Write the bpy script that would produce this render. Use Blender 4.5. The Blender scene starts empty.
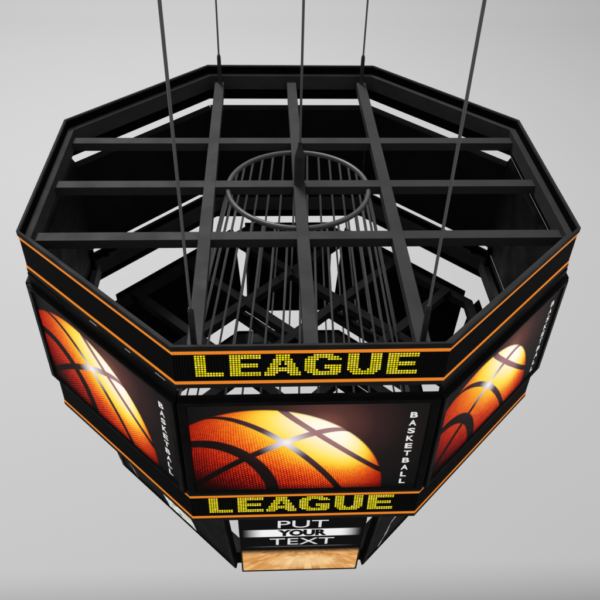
import bpy, math, random
from mathutils import Matrix, Vector
random.seed(7)
K = 3.0            # model unit -> metres (ring apothem 1 -> 3 m)
DEPTH = 6.0        # backdrop lies this many units below the ring's top edge
BASE = -1.66       # lowest point of the scoreboard, in model units
T8 = math.tan(math.pi / 8)
sc = bpy.context.scene
col = sc.collection

# ------------------------------------------------------------------ materials
def new_mat(name):
    m = bpy.data.materials.new(name); m.use_nodes = True
    nt = m.node_tree; nt.nodes.clear()
    out = nt.nodes.new('ShaderNodeOutputMaterial')
    return m, nt, out

def N(nt, t, **kw):
    n = nt.nodes.new(t)
    for k, v in kw.items(): setattr(n, k, v)
    return n

def setin(nt, sock, v):
    if isinstance(v, bpy.types.NodeSocket): nt.links.new(v, sock)
    else: sock.default_value = v

def M(nt, op, a, b=0.0, c=0.0, clamp=False):
    n = N(nt, 'ShaderNodeMath', operation=op, use_clamp=clamp)
    setin(nt, n.inputs[0], a); setin(nt, n.inputs[1], b); setin(nt, n.inputs[2], c)
    return n.outputs[0]

def sstep(nt, x, lo, hi, a=0.0, b=1.0):
    n = N(nt, 'ShaderNodeMapRange', interpolation_type='SMOOTHSTEP')
    setin(nt, n.inputs['Value'], x)
    n.inputs['From Min'].default_value = lo; n.inputs['From Max'].default_value = hi
    n.inputs['To Min'].default_value = a; n.inputs['To Max'].default_value = b
    return n.outputs['Result']

def mixc(nt, f, a, b, mode='MIX'):
    n = N(nt, 'ShaderNodeMix', data_type='RGBA', blend_type=mode)
    setin(nt, n.inputs[0], f)
    setin(nt, n.inputs[6], a); setin(nt, n.inputs[7], b)
    return n.outputs[2]

def s2l(c):
    return tuple((x/255/12.92 if x/255 < .04045 else ((x/255+.055)/1.055)**2.4) for x in c[:3]) + (1.0,)

def ramp(nt, f, stops, interp='LINEAR'):
    n = N(nt, 'ShaderNodeValToRGB'); n.color_ramp.interpolation = interp
    e = n.color_ramp.elements
    while len(e) > 1: e.remove(e[-1])
    e[0].position = stops[0][0]; e[0].color = s2l(stops[0][1])
    for p, c in stops[1:]:
        x = e.new(p); x.color = s2l(c)
    setin(nt, n.inputs[0], f)
    return n.outputs[0]

def uv(nt):
    t = N(nt, 'ShaderNodeTexCoord'); s = N(nt, 'ShaderNodeSeparateXYZ')
    nt.links.new(t.outputs['UV'], s.inputs[0])
    return t.outputs['UV'], s.outputs[0], s.outputs[1]

def paint(name, base, rough=.5, spec=.4, wear=.35, scale=3.0, bump=.02):
    m, nt, out = new_mat(name)
    p = N(nt, 'ShaderNodeBsdfPrincipled')
    tc = N(nt, 'ShaderNodeTexCoord')
    nz = N(nt, 'ShaderNodeTexNoise'); nz.inputs['Scale'].default_value = scale; nz.inputs['Detail'].default_value = 6
    nt.links.new(tc.outputs['Object'], nz.inputs['Vector'])
    f = sstep(nt, nz.outputs['Fac'], .3, .7)
    lo = tuple(b * (1 - wear) for b in base) + (1,); hi = tuple(b * (1 + wear) for b in base) + (1,)
    nt.links.new(mixc(nt, f, lo, hi), p.inputs['Base Color'])
    nt.links.new(sstep(nt, nz.outputs['Fac'], .3, .7, rough + .08, rough - .08), p.inputs['Roughness'])
    p.inputs['Specular IOR Level'].default_value = spec
    n2 = N(nt, 'ShaderNodeTexNoise'); n2.inputs['Scale'].default_value = 60
    nt.links.new(tc.outputs['Object'], n2.inputs['Vector'])
    b = N(nt, 'ShaderNodeBump'); b.inputs['Strength'].default_value = bump; b.inputs['Distance'].default_value = .02
    nt.links.new(n2.outputs['Fac'], b.inputs['Height']); nt.links.new(b.outputs[0], p.inputs['Normal'])
    nt.links.new(p.outputs[0], out.inputs[0])
    return m

def emit(nt, out, color, strength=1.0, gloss=True):
    p = N(nt, 'ShaderNodeBsdfPrincipled')
    p.inputs['Base Color'].default_value = (.001, .001, .001, 1)
    p.inputs['Roughness'].default_value = .5
    p.inputs['Specular IOR Level'].default_value = .03
    setin(nt, p.inputs['Emission Color'], color); p.inputs['Emission Strength'].default_value = strength
    nt.links.new(p.outputs[0], out.inputs[0])

MAT = {}
MAT['beam'] = paint('charcoal steel paint', (.034, .034, .034), .6, .2, .05)
MAT['tube'] = paint('black steel paint', (.044, .044, .044), .65, .06, .12)
MAT['cross'] = paint('black steel paint darkened for lower grid shade', (.017, .017, .017), .65, .05, .15)  # base colour darkened to stand in for shade inside the scoreboard
MAT['lip'] = paint('black ring trim', (.030, .030, .031), .6, .08, .15)
MAT['black'] = paint('matt black cabinet', (.003, .003, .003), .7, .03, .25)
MAT['bezel'] = paint('black plastic bezel', (.007, .007, .007), .5, .08, .15, 6)
MAT['plate'] = paint('dark grey mounting plate', (.0075, .0075, .0078), .6, .08, .2)
MAT['hoop'] = paint('grey steel hoop', (.085, .085, .085), .35, .5, .12)
MAT['rod'] = paint('grey steel rod', (.52, .52, .52), .5, .4, .1)
MAT['socket'] = paint('dark steel socket', (.040, .040, .040), .45, .35, .2, 8)

def cable_mat():
    m, nt, out = new_mat('twisted steel rope')
    p = N(nt, 'ShaderNodeBsdfPrincipled'); p.inputs['Roughness'].default_value = .45; p.inputs['Metallic'].default_value = .3
    U, u, v = uv(nt)
    ph = M(nt, 'ADD', M(nt, 'MULTIPLY', u, 6 * 2 * math.pi), M(nt, 'MULTIPLY', v, 330.0))
    s = M(nt, 'MULTIPLY_ADD', M(nt, 'SINE', ph), .5, .5)
    nt.links.new(mixc(nt, s, (.19, .19, .19, 1), (.25, .25, .25, 1)), p.inputs['Base Color'])
    b = N(nt, 'ShaderNodeBump'); b.inputs['Strength'].default_value = .3; b.inputs['Distance'].default_value = .002
    nt.links.new(s, b.inputs['Height']); nt.links.new(b.outputs[0], p.inputs['Normal'])
    nt.links.new(p.outputs[0], out.inputs[0]); return m
MAT['cable'] = cable_mat()

PX, PZ = .675 / 78, .0092       # LED pitch
def led_panel():
    m, nt, out = new_mat('unlit led matrix')
    U, u, v = uv(nt)
    fx = M(nt, 'ABSOLUTE', M(nt, 'SUBTRACT', M(nt, 'FRACT', M(nt, 'DIVIDE', u, PX)), .5))
    fz = M(nt, 'ABSOLUTE', M(nt, 'SUBTRACT', M(nt, 'FRACT', M(nt, 'DIVIDE', v, PZ)), .5))
    g = M(nt, 'MULTIPLY', sstep(nt, fx, .36, .28), sstep(nt, fz, .38, .30))
    p = N(nt, 'ShaderNodeBsdfPrincipled')
    nt.links.new(mixc(nt, g, (.015, .015, .016, 1), (.0008, .0008, .0009, 1)), p.inputs['Base Color'])
    p.inputs['Roughness'].default_value = .6; p.inputs['Specular IOR Level'].default_value = .02
    nt.links.new(p.outputs[0], out.inputs[0]); return m
MAT['led'] = led_panel()

def led_lit():
    m, nt, out = new_mat('lit yellow led')
    U, u, v = uv(nt)
    c = ramp(nt, u, [(0, (214, 194, 10)), (.25, (234, 222, 18)), (.6, (248, 240, 34)), (.8, (246, 212, 54)), (1, (255, 248, 110))])
    emit(nt, out, c, 1.0); return m
MAT['lit'] = led_lit()

def band():
    m, nt, out = new_mat('lit orange led strip')
    U, u, v = uv(nt)
    f = M(nt, 'ABSOLUTE', M(nt, 'SUBTRACT', M(nt, 'FRACT', M(nt, 'DIVIDE', u, PX)), .5))
    c = mixc(nt, sstep(nt, f, .30, .46), s2l((234, 134, 40)), s2l((220, 120, 30)))
    emit(nt, out, c, 1.0); return m
MAT['band'] = band()

def flat_emit(name, c, s=1.0):
    m, nt, out = new_mat(name)
    tc = N(nt, 'ShaderNodeTexCoord'); nz = N(nt, 'ShaderNodeTexNoise'); nz.inputs['Scale'].default_value = 25
    nt.links.new(tc.outputs['Object'], nz.inputs['Vector'])
    a = s2l(c); b = tuple(x * .88 for x in a[:3]) + (1,)
    emit(nt, out, mixc(nt, sstep(nt, nz.outputs['Fac'], .35, .65), a, b), s); return m
MAT['white'] = flat_emit('lit white lettering', (230, 230, 230))
def mottled():
    m, nt, out = new_mat('lit mottled emblem')
    U, x, z = uv(nt)
    vo = N(nt, 'ShaderNodeTexVoronoi'); vo.inputs['Scale'].default_value = 34; vo.feature = 'DISTANCE_TO_EDGE'
    nz = N(nt, 'ShaderNodeTexNoise'); nz.inputs['Scale'].default_value = 22; nz.inputs['Detail'].default_value = 4
    nt.links.new(U, vo.inputs['Vector']); nt.links.new(U, nz.inputs['Vector'])
    c = ramp(nt, nz.outputs['Fac'], [(.32, (90, 92, 86)), (.42, (195, 198, 190)), (.54, (226, 228, 222)), (.7, (240, 240, 236))])
    c = mixc(nt, sstep(nt, vo.outputs['Distance'], .07, .01, 0, .55), c, s2l((58, 60, 54)))
    emit(nt, out, c, 1.0); return m
MAT['pale'] = mottled()
MAT['dim'] = flat_emit('lit grey marks', (120, 122, 118))
MAT['inkblack'] = flat_emit('black lettering on the lit strip', (14, 14, 14))
MAT['streak'] = flat_emit('lit pale streak', (150, 150, 150))

# --- the picture shown on the big screens: a basketball lit from the upper right
CX, CZ, RB = -.1546, -.692, .4215
def ball_picture():
    m, nt, out = new_mat('basketball picture on screen')
    U, x, z = uv(nt)
    dx = M(nt, 'DIVIDE', M(nt, 'SUBTRACT', x, CX), RB)
    dz = M(nt, 'DIVIDE', M(nt, 'SUBTRACT', z, CZ), RB)
    r2 = M(nt, 'ADD', M(nt, 'MULTIPLY', dx, dx), M(nt, 'MULTIPLY', dz, dz))
    r = M(nt, 'SQRT', r2)
    ny = M(nt, 'SQRT', M(nt, 'MAXIMUM', M(nt, 'SUBTRACT', 1.0, r2), 0.0))
    cb = N(nt, 'ShaderNodeCombineXYZ')
    setin(nt, cb.inputs[0], dx); setin(nt, cb.inputs[1], dz); setin(nt, cb.inputs[2], ny)
    n = cb.outputs[0]
    def dot(v):
        d = N(nt, 'ShaderNodeVectorMath', operation='DOT_PRODUCT')
        nt.links.new(n, d.inputs[0]); d.inputs[1].default_value = v
        return d.outputs['Value']
    I = dot((.55, .75, .37))
    lim = M(nt, 'MULTIPLY', M(nt, 'POWER', M(nt, 'MAXIMUM', M(nt, 'SUBTRACT', dx, .60), 0.0), 2.0), 1.7)
    low = sstep(nt, dz, .45, -.05)                      # the underside of the ball falls off quickly
    I = M(nt, 'SUBTRACT', M(nt, 'SUBTRACT', I, lim), M(nt, 'MULTIPLY', low, .13))
    # pebbled skin
    # bumps on a hexagonal lattice laid over the sphere by stereographic projection
    den = M(nt, 'ADD', ny, 1.0)
    px0 = M(nt, 'DIVIDE', dx, den); pz0 = M(nt, 'DIVIDE', dz, den)
    ca, sa = math.cos(.42) * 70, math.sin(.42) * 70
    px = M(nt, 'SUBTRACT', M(nt, 'MULTIPLY', px0, ca), M(nt, 'MULTIPLY', pz0, sa))
    pz = M(nt, 'DIVIDE', M(nt, 'ADD', M(nt, 'MULTIPLY', px0, sa), M(nt, 'MULTIPLY', pz0, ca)), .866)
    row = M(nt, 'FLOOR', pz)
    px = M(nt, 'ADD', px, M(nt, 'MULTIPLY', row, .5))
    ex = M(nt, 'SUBTRACT', M(nt, 'FRACT', px), .5); ez = M(nt, 'MULTIPLY', M(nt, 'SUBTRACT', M(nt, 'FRACT', pz), .5), .866)
    cw = N(nt, 'ShaderNodeCombineXYZ'); setin(nt, cw.inputs[0], M(nt, 'FLOOR', px)); setin(nt, cw.inputs[1], row)
    wn = N(nt, 'ShaderNodeTexWhiteNoise'); nt.links.new(cw.outputs[0], wn.inputs['Vector'])
    ed = M(nt, 'SQRT', M(nt, 'ADD', M(nt, 'MULTIPLY', ex, ex), M(nt, 'MULTIPLY', ez, ez)))
    ed = M(nt, 'ADD', ed, M(nt, 'MULTIPLY', M(nt, 'SUBTRACT', wn.outputs['Value'], .5), .10))
    peb = sstep(nt, ed, .26, .50)
    soft = sstep(nt, I, .90, .52)
    Ip = M(nt, 'SUBTRACT', I, M(nt, 'MULTIPLY', peb, M(nt, 'MULTIPLY', soft, .34)))
    Ip = M(nt, 'ADD', Ip, M(nt, 'MULTIPLY', M(nt, 'SUBTRACT', 1.0, peb), M(nt, 'MULTIPLY', soft, .05)))
    skin = ramp(nt, Ip, [(0.0, (26, 4, 5)), (.14, (88, 10, 10)), (.30, (170, 24, 15)), (.46, (220, 48, 18)), (.60, (236, 88, 24)),
                         (.70, (246, 150, 34)), (.79, (254, 204, 50)), (.87, (255, 228, 98)), (.94, (255, 240, 186)), (1.0, (255, 252, 240))])
    # seams: four plane cuts of the sphere
    sm = None
    for (v, d, w) in (((.745, .556, -.369), .186, .034), ((.624, .119, -.773), -.713, .040),
                      ((.584, -.774, .244), -.175, .036), ((-.681, -.731, -.041), -.836, .024)):
        a = M(nt, 'ABSOLUTE', M(nt, 'SUBTRACT', dot(v), d))
        s = sstep(nt, a, w * 1.10, w * .82)
        sm = s if sm is None else M(nt, 'MAXIMUM', sm, s)
    # glossy highlight where the two seams cross
    hx = M(nt, 'SUBTRACT', dx, .20); hz = M(nt, 'SUBTRACT', dz, .61)
    hl = M(nt, 'SQRT', M(nt, 'ADD', M(nt, 'MULTIPLY', hx, hx), M(nt, 'MULTIPLY', hz, hz)))
    seam = ramp(nt, I, [(0, (10, 8, 8)), (.55, (28, 18, 18)), (.72, (52, 32, 34)), (.85, (88, 58, 70)), (1, (172, 128, 128))])
    seam = mixc(nt, sstep(nt, hl, .26, .0, 0, .85), seam, s2l((252, 244, 250)))
    c = mixc(nt, sm, skin, seam)
    c = mixc(nt, sstep(nt, hl, .05, .0, 0, .5), c, s2l((255, 252, 250)))
    # dark backdrop with a warm bloom behind the ball
    bx = M(nt, 'SUBTRACT', x, .05); bz = M(nt, 'SUBTRACT', z, -.35)
    bd = M(nt, 'SQRT', M(nt, 'ADD', M(nt, 'MULTIPLY', bx, bx), M(nt, 'MULTIPLY', M(nt, 'MULTIPLY', bz, bz), 1.3)))
    bg = ramp(nt, bd, [(0, (136, 86, 74)), (.08, (90, 55, 50)), (.17, (54, 36, 35)), (.27, (32, 26, 26)), (.42, (20, 19, 19)), (.7, (12, 12, 13))])
    c = mixc(nt, sstep(nt, r, 1.004, .985), bg, c)
    # the picture's own dark lower edge and corner
    c = mixc(nt, sstep(nt, z, -.66, -.695, 0, .6), c, s2l((12, 9, 9)))
    corner = M(nt, 'ADD', M(nt, 'MULTIPLY', x, .8), z)
    c = mixc(nt, sstep(nt, corner, -.87, -1.0, 0, .75), c, s2l((16, 8, 8)))
    emit(nt, out, c, 1.0); return m
MAT['ball'] = ball_picture()

def court_picture():
    m, nt, out = new_mat('court floor picture on screen')
    U, x, z = uv(nt)
    ax = M(nt, 'SUBTRACT', x, .02); az = M(nt, 'SUBTRACT', -1.19, z)
    k = M(nt, 'DIVIDE', ax, az)
    pid = M(nt, 'FLOOR', M(nt, 'MULTIPLY', k, 9.0))
    inv = M(nt, 'DIVIDE', 1.0, az)
    rows = M(nt, 'FLOOR', M(nt, 'ADD', M(nt, 'MULTIPLY', inv, 1.3), M(nt, 'MULTIPLY', pid, .37)))
    cb = N(nt, 'ShaderNodeCombineXYZ'); setin(nt, cb.inputs[0], pid); setin(nt, cb.inputs[1], rows)
    wn = N(nt, 'ShaderNodeTexWhiteNoise'); nt.links.new(cb.outputs[0], wn.inputs['Vector'])
    c2 = N(nt, 'ShaderNodeCombineXYZ'); setin(nt, c2.inputs[0], M(nt, 'MULTIPLY', k, 60.0)); setin(nt, c2.inputs[1], M(nt, 'MULTIPLY', inv, 1.5))
    gr = N(nt, 'ShaderNodeTexNoise'); gr.inputs['Scale'].default_value = 1.0; gr.inputs['Detail'].default_value = 4
    nt.links.new(c2.outputs[0], gr.inputs['Vector'])
    f = M(nt, 'ADD', M(nt, 'MULTIPLY', wn.outputs['Value'], .55), M(nt, 'MULTIPLY', gr.outputs['Fac'], .55))
    w = ramp(nt, f, [(.05, (176, 108, 52)), (.4, (214, 150, 84)), (.7, (234, 178, 110)), (1, (250, 212, 152))])
    line = M(nt, 'ABSOLUTE', M(nt, 'SUBTRACT', M(nt, 'FRACT', M(nt, 'MULTIPLY', k, 9.0)), .5))
    w = mixc(nt, sstep(nt, line, .45, .5, 0, .45), w, s2l((120, 66, 28)))
    gl = M(nt, 'ADD', M(nt, 'MULTIPLY', M(nt, 'MULTIPLY', ax, ax), 30.0), M(nt, 'MULTIPLY', M(nt, 'POWER', M(nt, 'SUBTRACT', z, -1.42), 2.0), 150.0))
    w = mixc(nt, sstep(nt, gl, 1.0, 0, 0, .45), w, s2l((255, 228, 176)))
    c = mixc(nt, sstep(nt, z, -1.288, -1.352), s2l((9, 8, 8)), w)
    ln = M(nt, 'ABSOLUTE', M(nt, 'SUBTRACT', z, -1.262))
    c = mixc(nt, M(nt, 'MULTIPLY', sstep(nt, ln, .007, .001), sstep(nt, M(nt, 'ABSOLUTE', x), .24, .12)), c, s2l((84, 84, 84)))
    # glowing white strip behind the middle word
    st = M(nt, 'MULTIPLY', sstep(nt, M(nt, 'ABSOLUTE', M(nt, 'SUBTRACT', z, -1.1325)), .0345, .0315), sstep(nt, M(nt, 'ABSOLUTE', x), .242, .150))
    c = mixc(nt, st, c, s2l((240, 240, 240)))
    emit(nt, out, c, 1.0); return m
MAT['court'] = court_picture()

def dark_picture():
    m, nt, out = new_mat('dark picture on screen')
    U, x, z = uv(nt)
    nz = N(nt, 'ShaderNodeTexNoise'); nz.inputs['Scale'].default_value = 9; nz.inputs['Detail'].default_value = 5
    nt.links.new(U, nz.inputs['Vector'])
    emit(nt, out, ramp(nt, nz.outputs['Fac'], [(.3, (6, 7, 6)), (.55, (14, 15, 13)), (.75, (26, 27, 24))]), 1.0); return m
MAT['dark'] = dark_picture()

def backdrop_mat():
    m, nt, out = new_mat('light grey studio paper')
    p = N(nt, 'ShaderNodeBsdfPrincipled'); p.inputs['Roughness'].default_value = .85; p.inputs['Specular IOR Level'].default_value = .1
    tc = N(nt, 'ShaderNodeTexCoord'); nz = N(nt, 'ShaderNodeTexNoise'); nz.inputs['Scale'].default_value = .04; nz.inputs['Detail'].default_value = 3
    nt.links.new(tc.outputs['Object'], nz.inputs['Vector'])
    nt.links.new(mixc(nt, nz.outputs['Fac'], (.60, .60, .60, 1), (.64, .64, .64, 1)), p.inputs['Base Color'])
    nt.links.new(p.outputs[0], out.inputs[0]); return m
MAT['backdrop'] = backdrop_mat()

# ------------------------------------------------------------------ mesh builder (model units in, metres out)
class MB:
    def __init__(s): s.v = []; s.f = []; s.mi = []; s.uv = []
    def face(s, pts, mi=0, uvs=None):
        i = len(s.v); s.v += [tuple(p) for p in pts]; s.f.append(list(range(i, i + len(pts)))); s.mi.append(mi)
        s.uv.append(uvs if uvs else [(p[0], p[2]) for p in pts])
    def hexa(s, P, mi=0):                       # 8 points: bottom ring, top ring
        for q in ((3, 2, 1, 0), (4, 5, 6, 7), (0, 1, 5, 4), (1, 2, 6, 5), (2, 3, 7, 6), (3, 0, 4, 7)):
            s.face([P[k] for k in q], mi)
    def box(s, x0, x1, y0, y1, z0, z1, mi=0):
        s.hexa([(x0, y0, z0), (x1, y0, z0), (x1, y1, z0), (x0, y1, z0), (x0, y0, z1), (x1, y0, z1), (x1, y1, z1), (x0, y1, z1)], mi)
    def tube(s, a, b, r0, r1=None, n=12, caps=True, vlen=True):
        r1 = r0 if r1 is None else r1
        a = Vector(a); b = Vector(b); d = (b - a).normalized()
        u = d.orthogonal().normalized(); w = d.cross(u); L = (b - a).length
        A = [a + (u * math.cos(2*math.pi*k/n) + w * math.sin(2*math.pi*k/n)) * r0 for k in range(n)]
        B = [b + (u * math.cos(2*math.pi*k/n) + w * math.sin(2*math.pi*k/n)) * r1 for k in range(n)]
        for k in range(n):
            j = (k + 1) % n
            s.face([A[k], A[j], B[j], B[k]], 0, [(k/n, 0), ((k+1)/n, 0), ((k+1)/n, L), (k/n, L)])
        if caps: s.face(A[::-1]); s.face(B)
    def sweep(s, ring_fn, profile, mats=None):  # closed profile of (apothem offset, z) round an octagon
        n = len(profile); rings = [ring_fn(p[0], p[1]) for p in profile]
        for i in range(n):
            j = (i + 1) % n
            for k in range(8):
                l = (k + 1) % 8
                P = [rings[i][k], rings[i][l], rings[j][l], rings[j][k]]
                h = math.dist(P[0], P[1]) / 2
                uvs = [(-h, P[0][2]), (h, P[1][2]), (h, P[2][2]), (-h, P[3][2])]
                s.face(P, mats[i] if mats else 0, uvs)
    def torus(s, R, r, z, n=96, m=14):
        P = [[((R + r*math.cos(2*math.pi*j/m)) * math.cos(2*math.pi*i/n), (R + r*math.cos(2*math.pi*j/m)) * math.sin(2*math.pi*i/n), z + r*math.sin(2*math.pi*j/m)) for j in range(m)] for i in range(n)]
        for i in range(n):
            for j in range(m):
                s.face([P[i][j], P[(i+1) % n][j], P[(i+1) % n][(j+1) % m], P[i][(j+1) % m]])
    def lean(s, k, z0):
        s.v = [(x, y - k*(z - z0), z) for x, y, z in s.v]; return s
    def build(s, name, mats, parent=None, smooth=False, bevel=0, origin=(0, 0, BASE), label=None):
        me = bpy.data.meshes.new(name)
        me.from_pydata([((x-origin[0])*K, (y-origin[1])*K, (z-origin[2])*K) for x, y, z in s.v], [], s.f)
        L = me.uv_layers.new(name='UVMap'); i = 0
        for q in s.uv:
            for t in q: L.data[i].uv = t; i += 1
        for mt in (mats if isinstance(mats, list) else [mats]): me.materials.append(MAT[mt])
        for p, k in zip(me.polygons, s.mi): p.material_index = k
        import bmesh
        bm = bmesh.new(); bm.from_mesh(me)
        bmesh.ops.remove_doubles(bm, verts=bm.verts, dist=1e-5)
        bmesh.ops.recalc_face_normals(bm, faces=bm.faces)
        bm.to_mesh(me); bm.free()
        if smooth:
            me.polygons.foreach_set('use_smooth', [True] * len(me.polygons))
        o = bpy.data.objects.new(name, me); col.objects.link(o)
        if bevel:
            b = o.modifiers.new('bevel', 'BEVEL'); b.width = bevel * K; b.segments = 2; b.limit_method = 'ANGLE'; b.angle_limit = math.radians(40)
        if smooth == 'angle' or (smooth and bevel == 0):
            e = o.modifiers.new('edges', 'EDGE_SPLIT'); e.split_angle = math.radians(50)
        if parent is not None: o.parent = parent
        if label: o['label'] = label
        return o

def octa(a, z, h=None):                          # regular octagon, apothem a
    h = a * T8
    return [(-h, -a, z), (h, -a, z), (a, -h, z), (a, h, z), (h, a, z), (-h, a, z), (-a, h, z), (-a, -h, z)]
def octa2(da, z, A=.868, D=.800):                # the lower tier: narrow faces on the axes, wide ones between
    a, d = A + da, D + da
    h = d * math.sqrt(2) - a
    return [(-h, -a, z), (h, -a, z), (a, -h, z), (a, h, z), (h, a, z), (-h, a, z), (-a, h, z), (-a, -h, z)]

def thing(name, label, cat, loc, group=None):
    o = bpy.data.objects.new(name, None); col.objects.link(o)
    o.location = (loc[0]*K, loc[1]*K, (loc[2]+DEPTH)*K)
    o['label'] = label; o['category'] = cat
    if group: o['group'] = group
    o.empty_display_size = .3
    return o

def copy_part(o, parent, rz, skip=()):
    c = o.copy(); col.objects.link(c); c.parent = parent
    if parent.type == 'EMPTY': c.rotation_euler.z = rz
    for ch in list(o.children):
        if not any(ch.name.startswith(k) for k in skip): copy_part(ch, c, 0, skip)
    return c

def text_mesh(mb, txt, cx, cz, w, h, y, depth=.001, bold=0.0, mi=0):
    """one line of lettering from the built-in font, fitted to a box w x h centred on (cx, cz), facing -y"""
    cu = bpy.data.curves.new('lettering', 'FONT'); cu.body = txt; cu.resolution_u = 6; cu.offset = bold
    o = bpy.data.objects.new('lettering_source', cu); col.objects.link(o)
    dg = bpy.context.evaluated_depsgraph_get(); dg.update()
    me = bpy.data.meshes.new_from_object(o.evaluated_get(dg))
    xs = [v.co.x for v in me.vertices]; ys = [v.co.y for v in me.vertices]
    x0, x1, y0, y1 = min(xs), max(xs), min(ys), max(ys)
    P = [(cx + ((v.co.x - x0)/(x1 - x0) - .5)*w, y, cz + ((v.co.y - y0)/(y1 - y0) - .5)*h) for v in me.vertices]
    for p in me.polygons: mb.face([P[i] for i in p.vertices], mi)
    bpy.data.objects.remove(o); bpy.data.curves.remove(cu); bpy.data.meshes.remove(me)

# ------------------------------------------------------------------ the scoreboard
board = thing('scoreboard', 'black eight sided arena scoreboard with glowing basketball screens, hanging from steel cables', 'scoreboard', (0, 0, BASE))

GLYPH = {
 'L': ["XXXX......"]*8 + ["XXXXXXXXXX"]*2,
 'E': ["XXXXXXXXXXX"]*2 + ["XXXX......."]*2 + ["XXXXXXXXXX."]*2 + ["XXXX......."]*2 + ["XXXXXXXXXXX"]*2,
 'A': ["....XXXXX....", "....XXXXX....", "...XXXXXXX...", "...XXX.XXX...", "..XXXX.XXXX..", "..XXX...XXX..", ".XXXXXXXXXXX.", ".XXXXXXXXXXX.", "XXXXX...XXXXX", "XXXX.....XXXX"],
 'G': ["...XXXXXXX...", ".XXXXXXXXXXX.", "XXXXX...XXXXX", "XXXX.........", "XXXX.........", "XXXX...XXXXXX", "XXXX...XXXXXX", "XXXXX....XXXX", ".XXXXXXXXXXXX", "...XXXXXXXXX."],
 'U': ["XXXX....XXXX"]*7 + ["XXXXX..XXXXX", ".XXXXXXXXXX.", "..XXXXXXXX.."],
}
WORD = [('L', 0), ('E', 12), ('A', 24), ('G', 38), ('U', 53), ('E', 67)]

def led_ring(dz):
    prof = [(1.0, 0), (1.0, -.0195), (.9962, -.0205), (.9962, -.1635), (.9990, -.1645), (.9990, -.1785), (.9965, -.1785), (.9890, -.1665), (.9890, -.006), (.9915, 0)]
    mb = MB(); mb.sweep(octa, [(a, z + dz) for a, z in prof], [0, 0, 1, 0, 0, 0, 2, 2, 0, 0])
    ring = mb.build('led_ring', ['lip', 'led', 'black'], board)
    for z0, z1 in ((-.0348, -.0222), (-.1622, -.1500)):
        b = MB(); b.sweep(octa, [(.9966, z0 + dz), (.9966, z1 + dz), (.9978, z1 + dz), (.9978, z0 + dz)])
        b.build('orange_band', 'band', ring)
    for ch, c0 in WORD:
        L = MB()
        for r, row in enumerate(GLYPH[ch]):
            for k, x in enumerate(row):
                if x != 'X': continue
                cx = -.350 + (c0 + k + .5) * PX; cz = -.0425 - r * PZ + dz - .0005
                w, h = PX * .37, PZ * .36; q = random.random(); y = -.9972
                b_ = .0009
                pts = [(cx-w+b_, y, cz-h), (cx+w-b_, y, cz-h), (cx+w, y, cz-h+b_), (cx+w, y, cz+h-b_), (cx+w-b_, y, cz+h), (cx-w+b_, y, cz+h), (cx-w, y, cz+h-b_), (cx-w, y, cz-h+b_)]
                L.face(pts, 0, [(q, .5)] * 8)
        L.build('letter', 'lit', ring)
    t = MB(); t.sweep(octa, [(a, z + dz) for a, z in [(.9885, -.040), (.9885, -.112), (.962, -.112), (.962, -.040)]])
    t.build('ring_frame', 'tube', board, bevel=.002)
    return ring

led_ring(0.0)
led_ring(-.7255)

def bar(mb, p, q, w, z0, z1):                    # rectangular bar from p to q in plan
    p = Vector((p[0], p[1], 0)); q = Vector((q[0], q[1], 0)); d = (q - p).normalized(); n = Vector((-d.y, d.x, 0)) * (w / 2)
    P = [(v.x, v.y, z) for z in (z0, z1) for v in (p - n, q - n, q + n, p + n)]
    mb.hexa(P)

for s in (-.355, .003, .352):
    mb = MB(); bar(mb, (s, -.9625), (s, .9625), .046, -.108, -.0680); mb.build('roof_beam', 'beam', board, bevel=.0015)
for s in (-.352, .002, .357):
    mb = MB(); bar(mb, (-.9625, s), (.9625, s), .050, -.1068, -.0692); mb.build('roof_beam', 'beam', board, bevel=.0015)

# lower grid, turned by 45 degrees
q = math.sqrt(.5)
U1, U2 = (q, q), (q, -q)
def cross(u, n, s, t0, t1, zt):
    a = (n[0]*s + u[0]*t0, n[1]*s + u[1]*t0); b = (n[0]*s + u[0]*t1, n[1]*s + u[1]*t1)
    mb = MB(); bar(mb, a, b, .045, zt - .042, zt); mb.build('cross_beam', 'cross', board, bevel=.0015)
for s in (-.336, 0, .336):
    cross(U1, (-q, q), s, -.792, .792, -.892)
    cross(U2, (q, q), s, -.792, .792, -.8931)
for s, t0 in ((0, -.345), (.336, -.01)):           # lower chord on the near side
    cross(U2, (q, q), s, t0 - .07, .770, -.995)

mb = MB(); mb.sweep(lambda a, z: octa2(a, z, .9455, .8535), [(-.031, -.916), (-.031, -.958), (-.073, -.958), (-.073, -.916)])
mb.build('lower_frame', 'cross', board, bevel=.002)
mb = MB(); mb.sweep(octa, [(.745, -1.575), (.745, -1.655), (.738, -1.655), (.738, -1.575)])
lr = mb.build('bottom_ring', 'black', board)
mb = MB(); mb.sweep(octa, [(.736, -1.587), (.736, -1.635), (.655, -1.635), (.655, -1.587)])
mb.build('ring_frame', 'tube', lr, bevel=.002)

# cage: hoop and rods
mb = MB(); mb.torus(.283, .0105, -.088); mb.build('cage_hoop', 'hoop', board, smooth=True)
for k in range(36):
    a = math.radians(10 * k); c_, s_ = math.cos(a), math.sin(a)
    mb = MB(); mb.tube((c_*.668, s_*.668, -1.592), (c_*.2845, s_*.2845, -.093), .0045, n=10); mb.build('rod', 'rod', board, smooth=True)

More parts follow.
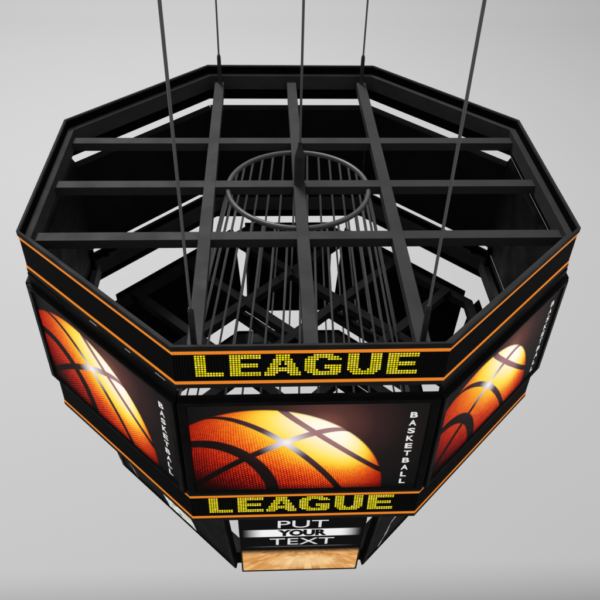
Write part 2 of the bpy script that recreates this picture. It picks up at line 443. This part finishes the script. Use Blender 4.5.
# ---- big screens
HW, ZT, ZB, YF = .414, -.231, -.7095, -1.010
def cabinet(hw, zt, zb, yf, yb, inset, name, lean=0):
    # shallow box with chamfered top and sides; lean pulls the lower end in towards the axis
    mb = MB(); hb = hw - inset; c = yf - yb
    P = [(-hw, yf, zb), (hw, yf, zb), (hb, yb, zb-c*.6), (-hb, yb, zb-c*.6), (-hw, yf, zt), (hw, yf, zt), (hb, yb, zt+c*1.25), (-hb, yb, zt+c*1.25)]
    mb.hexa(P)
    return mb.lean(lean, zb).build(name, 'black', board)
def bezel(mb, hw, zt, zb, y0, y1, sx, st, sb, ch=.006):
    # picture frame with a sloping inner edge
    o = [(-hw, zb), (hw, zb), (hw, zt), (-hw, zt)]
    i = [(-hw+sx, zb+sb), (hw-sx, zb+sb), (hw-sx, zt-st), (-hw+sx, zt-st)]
    oo = [(-hw+.003, zb+.003), (hw-.003, zb+.003), (hw-.003, zt-.003), (-hw+.003, zt-.003)]
    ii = [(x - math.copysign(ch, -x) * -1 if False else x + math.copysign(ch, x) * .0, z) for x, z in i]
    im = [(-hw+sx-ch, zb+sb-ch), (hw-sx+ch, zb+sb-ch), (hw-sx+ch, zt-st+ch), (-hw+sx-ch, zt-st+ch)]
    L = [[(x, y0, z) for x, z in o], [(x, y1 + .003, z) for x, z in o], [(x, y1, z) for x, z in oo], [(x, y1, z) for x, z in im], [(x, y0 - .0005, z) for x, z in ii]]
    for a, b in zip(L, L[1:]):
        for k in range(4):
            l = (k + 1) % 4
            mb.face([a[k], a[l], b[l], b[k]])
def display(mb, hw, zt, zb, y, sx, st, sb):
    x = hw - sx + .001
    mb.face([(-x, y, zb+sb-.001), (x, y, zb+sb-.001), (x, y, zt-st+.001), (-x, y, zt-st+.001)])

scr = cabinet(.4125, -.207, ZB + .004, -1.0015, -.986, .0055, 'video_screen')
scr.data.materials.clear(); scr.data.materials.append(MAT['plate'])
mb = MB(); bezel(mb, HW, ZT, ZB, YF, YF - .0095, .030, .016, .016); mb.box(-HW + .0005, HW - .0005, YF + .0003, -1.0018, ZB + .0005, ZT - .0005); mb.build('bezel', 'bezel', scr, origin=(0, 0, BASE))
mb = MB(); display(mb, HW, ZT, ZB, YF - .0012, .030, .016, .016); mb.build('display', 'ball', scr)
for i, ch in enumerate("BASKETBALL"):
    mb = MB(); zc = -.3065 - i * (.6615 - .3065) / 9
    text_mesh(mb, ch, .338, zc, (.0245 if ch != 'L' else .021), .0275, YF - .0018, bold=.032)
    mb.build('letter', 'white', scr)
for s in (-.345, .345):
    mb = MB(); mb.box(s-.011, s+.011, -.9850, -.9700, -.7710, -.660); mb.build('mounting_bracket', 'black', scr)
tall = {}
for kind, top in (('axis', -.187), ('near', -.186), ('far', -.215)):       # the mounting plates reach up a little differently from side to side
    t_ = cabinet(.4125, top, ZB + .004, -1.0015, -.986, .0055, 'plate_' + kind); t_.data.materials[0] = MAT['plate']
    tall[kind] = t_.data; bpy.data.objects.remove(t_)
for k in range(1, 8):
    c = copy_part(scr, board, math.pi/4 * k)
    if k in (2, 6): c.data = tall['axis']
    if k in (1, 7): c.data = tall['near']
    if k in (3, 4, 5): c.data = tall['far']

# ---- lower tier: four narrow text screens, four wide picture screens
TW, TT, TB_, TY, TL = .252, -.915, -1.512, -.864, .137
txt = cabinet(TW, TT, TB_, TY, -.836, .012, 'text_screen', TL)
mb = MB(); bezel(mb, TW, TT, TB_, TY, TY - .006, .007, .012, .005, .003); mb.lean(TL, TB_).build('bezel', 'bezel', txt)
mb = MB(); display(mb, TW, TT, TB_, TY - .001, .007, .012, .005); mb.lean(TL, TB_).build('display', 'court', txt)
for wd, cx, cz, w_, h_, bo, mt in (('PUT', .0025, -1.052, .200, .064, 0, 'white'), ('TEXT', .002, -1.2125, .264, .061, 0, 'white'), ('YOUR', .001, -1.1315, .200, .058, .06, 'inkblack')):
    mb = MB(); text_mesh(mb, wd, cx, cz, w_, h_, TY - .0018, bold=bo)
    mb.lean(TL, TB_).build('word', mt, txt)
for k in range(1, 4): copy_part(txt, board, math.pi/2 * k)

PW, PY, PL = .405, -.796, .10
def picture_screen(rz, marks):
    c = cabinet(PW, TT, TB_, PY, -.770, .014, 'picture_screen', PL)
    m1 = MB(); bezel(m1, PW, TT, TB_, PY, PY - .007, .03, .03, .008); m1.lean(PL, TB_).build('bezel', 'bezel', c)
    m2 = MB(); display(m2, PW, TT, TB_, PY - .001, .03, .03, .008); m2.lean(PL, TB_).build('display', 'dark', c)
    y = PY - .0018
    if marks == 'shield':
        e = MB()
        e.face([(x, y, z) for x, z in [(-.045, -1.502), (.02, -1.497), (.05, -1.503), (.09, -1.497), (.143, -1.503), (.128, -1.44), (.105, -1.40), (.11, -1.33), (.04, -1.30), (-.03, -1.33), (-.02, -1.40), (-.075, -1.425), (-.055, -1.47)]])
        e.lean(PL, TB_).build('emblem', 'pale', c, label='pale ragged emblem with grey mottling')
        line = [(-.34, -1.40), (-.322, -1.437), (-.306, -1.452), (-.297, -1.480), (-.284, -1.500)]; w = .006
    else:
        line = [(-.160, -1.26), (-.187, -1.30), (-.208, -1.331), (-.236, -1.345), (-.244, -1.372), (-.250, -1.41), (-.258, -1.439), (-.276, -1.468), (-.290, -1.500)]; w = .012
    s = MB()
    for i, ((x0, z0), (x1, z1)) in enumerate(zip(line, line[1:])):
        d = Vector((x1-x0, z1-z0)).normalized(); n = Vector((-d.y, d.x)) * (w * (.35 + .3 * (i % 3)))
        s.face([(x0-n.x, y, z0-n.y), (x1-n.x*.7, y, z1-n.y*.7), (x1+n.x*.7, y, z1+n.y*.7), (x0+n.x, y, z0+n.y)])
    s.lean(PL, TB_).build('streak', 'streak', c)
    c.rotation_euler.z = rz
    return c
picture_screen(-math.pi/4, 'shield')              # front left
pr = picture_screen(math.pi/4, 'line')            # front right
for k in (1, 2): copy_part(pr, board, math.pi/4 + math.pi/2 * k)

# ------------------------------------------------------------------ suspension cables
def cable(x, y, label, big=False):
    z0 = -.0680
    c = thing('suspension_cable', label, 'cable', (x, y, z0), 'steel cables holding up the scoreboard')
    o = (x, y, z0)
    if big:
        m = MB(); m.tube((x, y, .10), (x, y, 3.4), .0048, n=12); m.build('rope', 'cable', c, smooth=True, origin=o)
        m = MB(); m.tube((x, y, z0), (x, y, z0+.006), .0235, .0235, 24); m.tube((x, y, z0+.0062), (x, y, .055), .0215, .0205, 24)
        m.tube((x, y, .0552), (x, y, .100), .0200, .0085, 24); m.tube((x, y, .1002), (x, y, .118), .0082, .0078, 20)
        m.build('sleeve', 'socket', c, smooth=True, origin=o)
    else:
        m = MB(); m.tube((x, y, .07), (x, y, 3.4), .0044, n=12); m.build('rope', 'cable', c, smooth=True, origin=o)
        m = MB(); m.tube((x, y, z0), (x, y, .066), .0098, .0092, 20); m.tube((x, y, .0662), (x, y, .076), .0088, .0066, 20)
        m.build('sleeve', 'socket', c, smooth=True, origin=o)
cable(0.003, 0.002, 'steel cable with a thick tapered sleeve on the middle of the beam grid', True)
cable(-.356, -.915, 'thin cable rising behind the first L of the upper LEAGUE')
cable(.350, -.915, 'thin cable rising behind the last E of the upper LEAGUE')
cable(-.352, .940, 'left of the two thin cables at the far edge of the ring')
cable(.352, .940, 'right of the two thin cables at the far edge of the ring')

# ------------------------------------------------------------------ studio backdrop: far end curved up, near end rolled down, shaped to darken the frame edges
def backdrop():
    prof = []
    yb, zf = FAR_Y, -DEPTH
    R2 = 1.6
    prof += [(yb + R2*math.sin(t), zf + R2 - R2*math.cos(t)) for t in [math.radians(90)*k/24 for k in range(25)]][::-1]
    prof = [(yb + R2, zf + R2 + 6)] + prof
    R1 = .62
    prof += [(NEAR_Y - R1*math.sin(t), zf - R1 + R1*math.cos(t)) for t in [math.radians(100)*k/24 for k in range(25)]]
    mb = MB()
    W = 40
    for (y0, z0), (y1, z1) in zip(prof, prof[1:]):
        mb.face([(-W, y0, z0), (W, y0, z0), (W, y1, z1), (-W, y1, z1)])
    o = mb.build('studio_backdrop', 'backdrop', None, smooth=True, bevel=.00001, origin=(0, 0, -DEPTH))
    o.modifiers.clear()
    o.location = (0, 0, 0); o['kind'] = 'structure'; o['label'] = 'plain light grey studio paper sweep below the scoreboard'
FAR_Y, NEAR_Y = 18.2, 1.68
backdrop()

# ------------------------------------------------------------------ light
w = bpy.data.worlds.new('World'); sc.world = w; w.use_nodes = True
nt = w.node_tree; nt.nodes.clear()
wo = N(nt, 'ShaderNodeOutputWorld'); bg = N(nt, 'ShaderNodeBackground')
tc = N(nt, 'ShaderNodeTexCoord'); sx = N(nt, 'ShaderNodeSeparateXYZ'); nt.links.new(tc.outputs['Generated'], sx.inputs[0])
up = sstep(nt, sx.outputs[2], -.05, .55, .40, 1.0)
nt.links.new(mixc(nt, up, (0, 0, 0, 1), (1, 1, 1, 1)), bg.inputs[0]); bg.inputs[1].default_value = .44
nt.links.new(bg.outputs[0], wo.inputs[0])

def area(name, loc, target, size, power):
    l = bpy.data.lights.new(name, 'AREA'); l.shape = 'SQUARE'; l.size = size * K; l.energy = power
    o = bpy.data.objects.new(name, l); col.objects.link(o)
    o.location = (loc[0]*K, loc[1]*K, (loc[2]+DEPTH)*K)
    d = Vector(target) - Vector(loc)
    o.rotation_euler = d.to_track_quat('-Z', 'Y').to_euler()
    return o
area('softbox', (-4, 11, 16), (-1, 9, -6), 5, 30000)

# ------------------------------------------------------------------ camera
CAM = (-1.32914333e-01, -2.53921307e+00, 1.50374309e+00); PITCH, YAW, ROLL, F = 7.10990562e-01, 6.02438983e-02, 2.91370132e-02, 7.33794123e+02
f = Vector((math.sin(YAW)*math.cos(PITCH), math.cos(YAW)*math.cos(PITCH), -math.sin(PITCH)))
r = Vector((math.cos(YAW), -math.sin(YAW), 0)); u = r.cross(f)
r2 = r*math.cos(ROLL) + u*math.sin(ROLL); u2 = -r*math.sin(ROLL) + u*math.cos(ROLL)
cd = bpy.data.cameras.new('camera'); cam = bpy.data.objects.new('camera', cd); col.objects.link(cam)
R = Matrix((r2, u2, -f)).transposed().to_4x4()
cam.matrix_world = Matrix.Translation(((CAM[0])*K, CAM[1]*K, (CAM[2]+DEPTH)*K)) @ R
cd.sensor_width = 36; cd.lens = F/600*36; cd.clip_start = .05; cd.clip_end = 1000
sc.camera = cam
sc.view_settings.view_transform = 'Standard'; sc.view_settings.look = 'None'
sc.view_settings.exposure = 0; sc.view_settings.gamma = 1
sc.cycles.max_bounces = 8
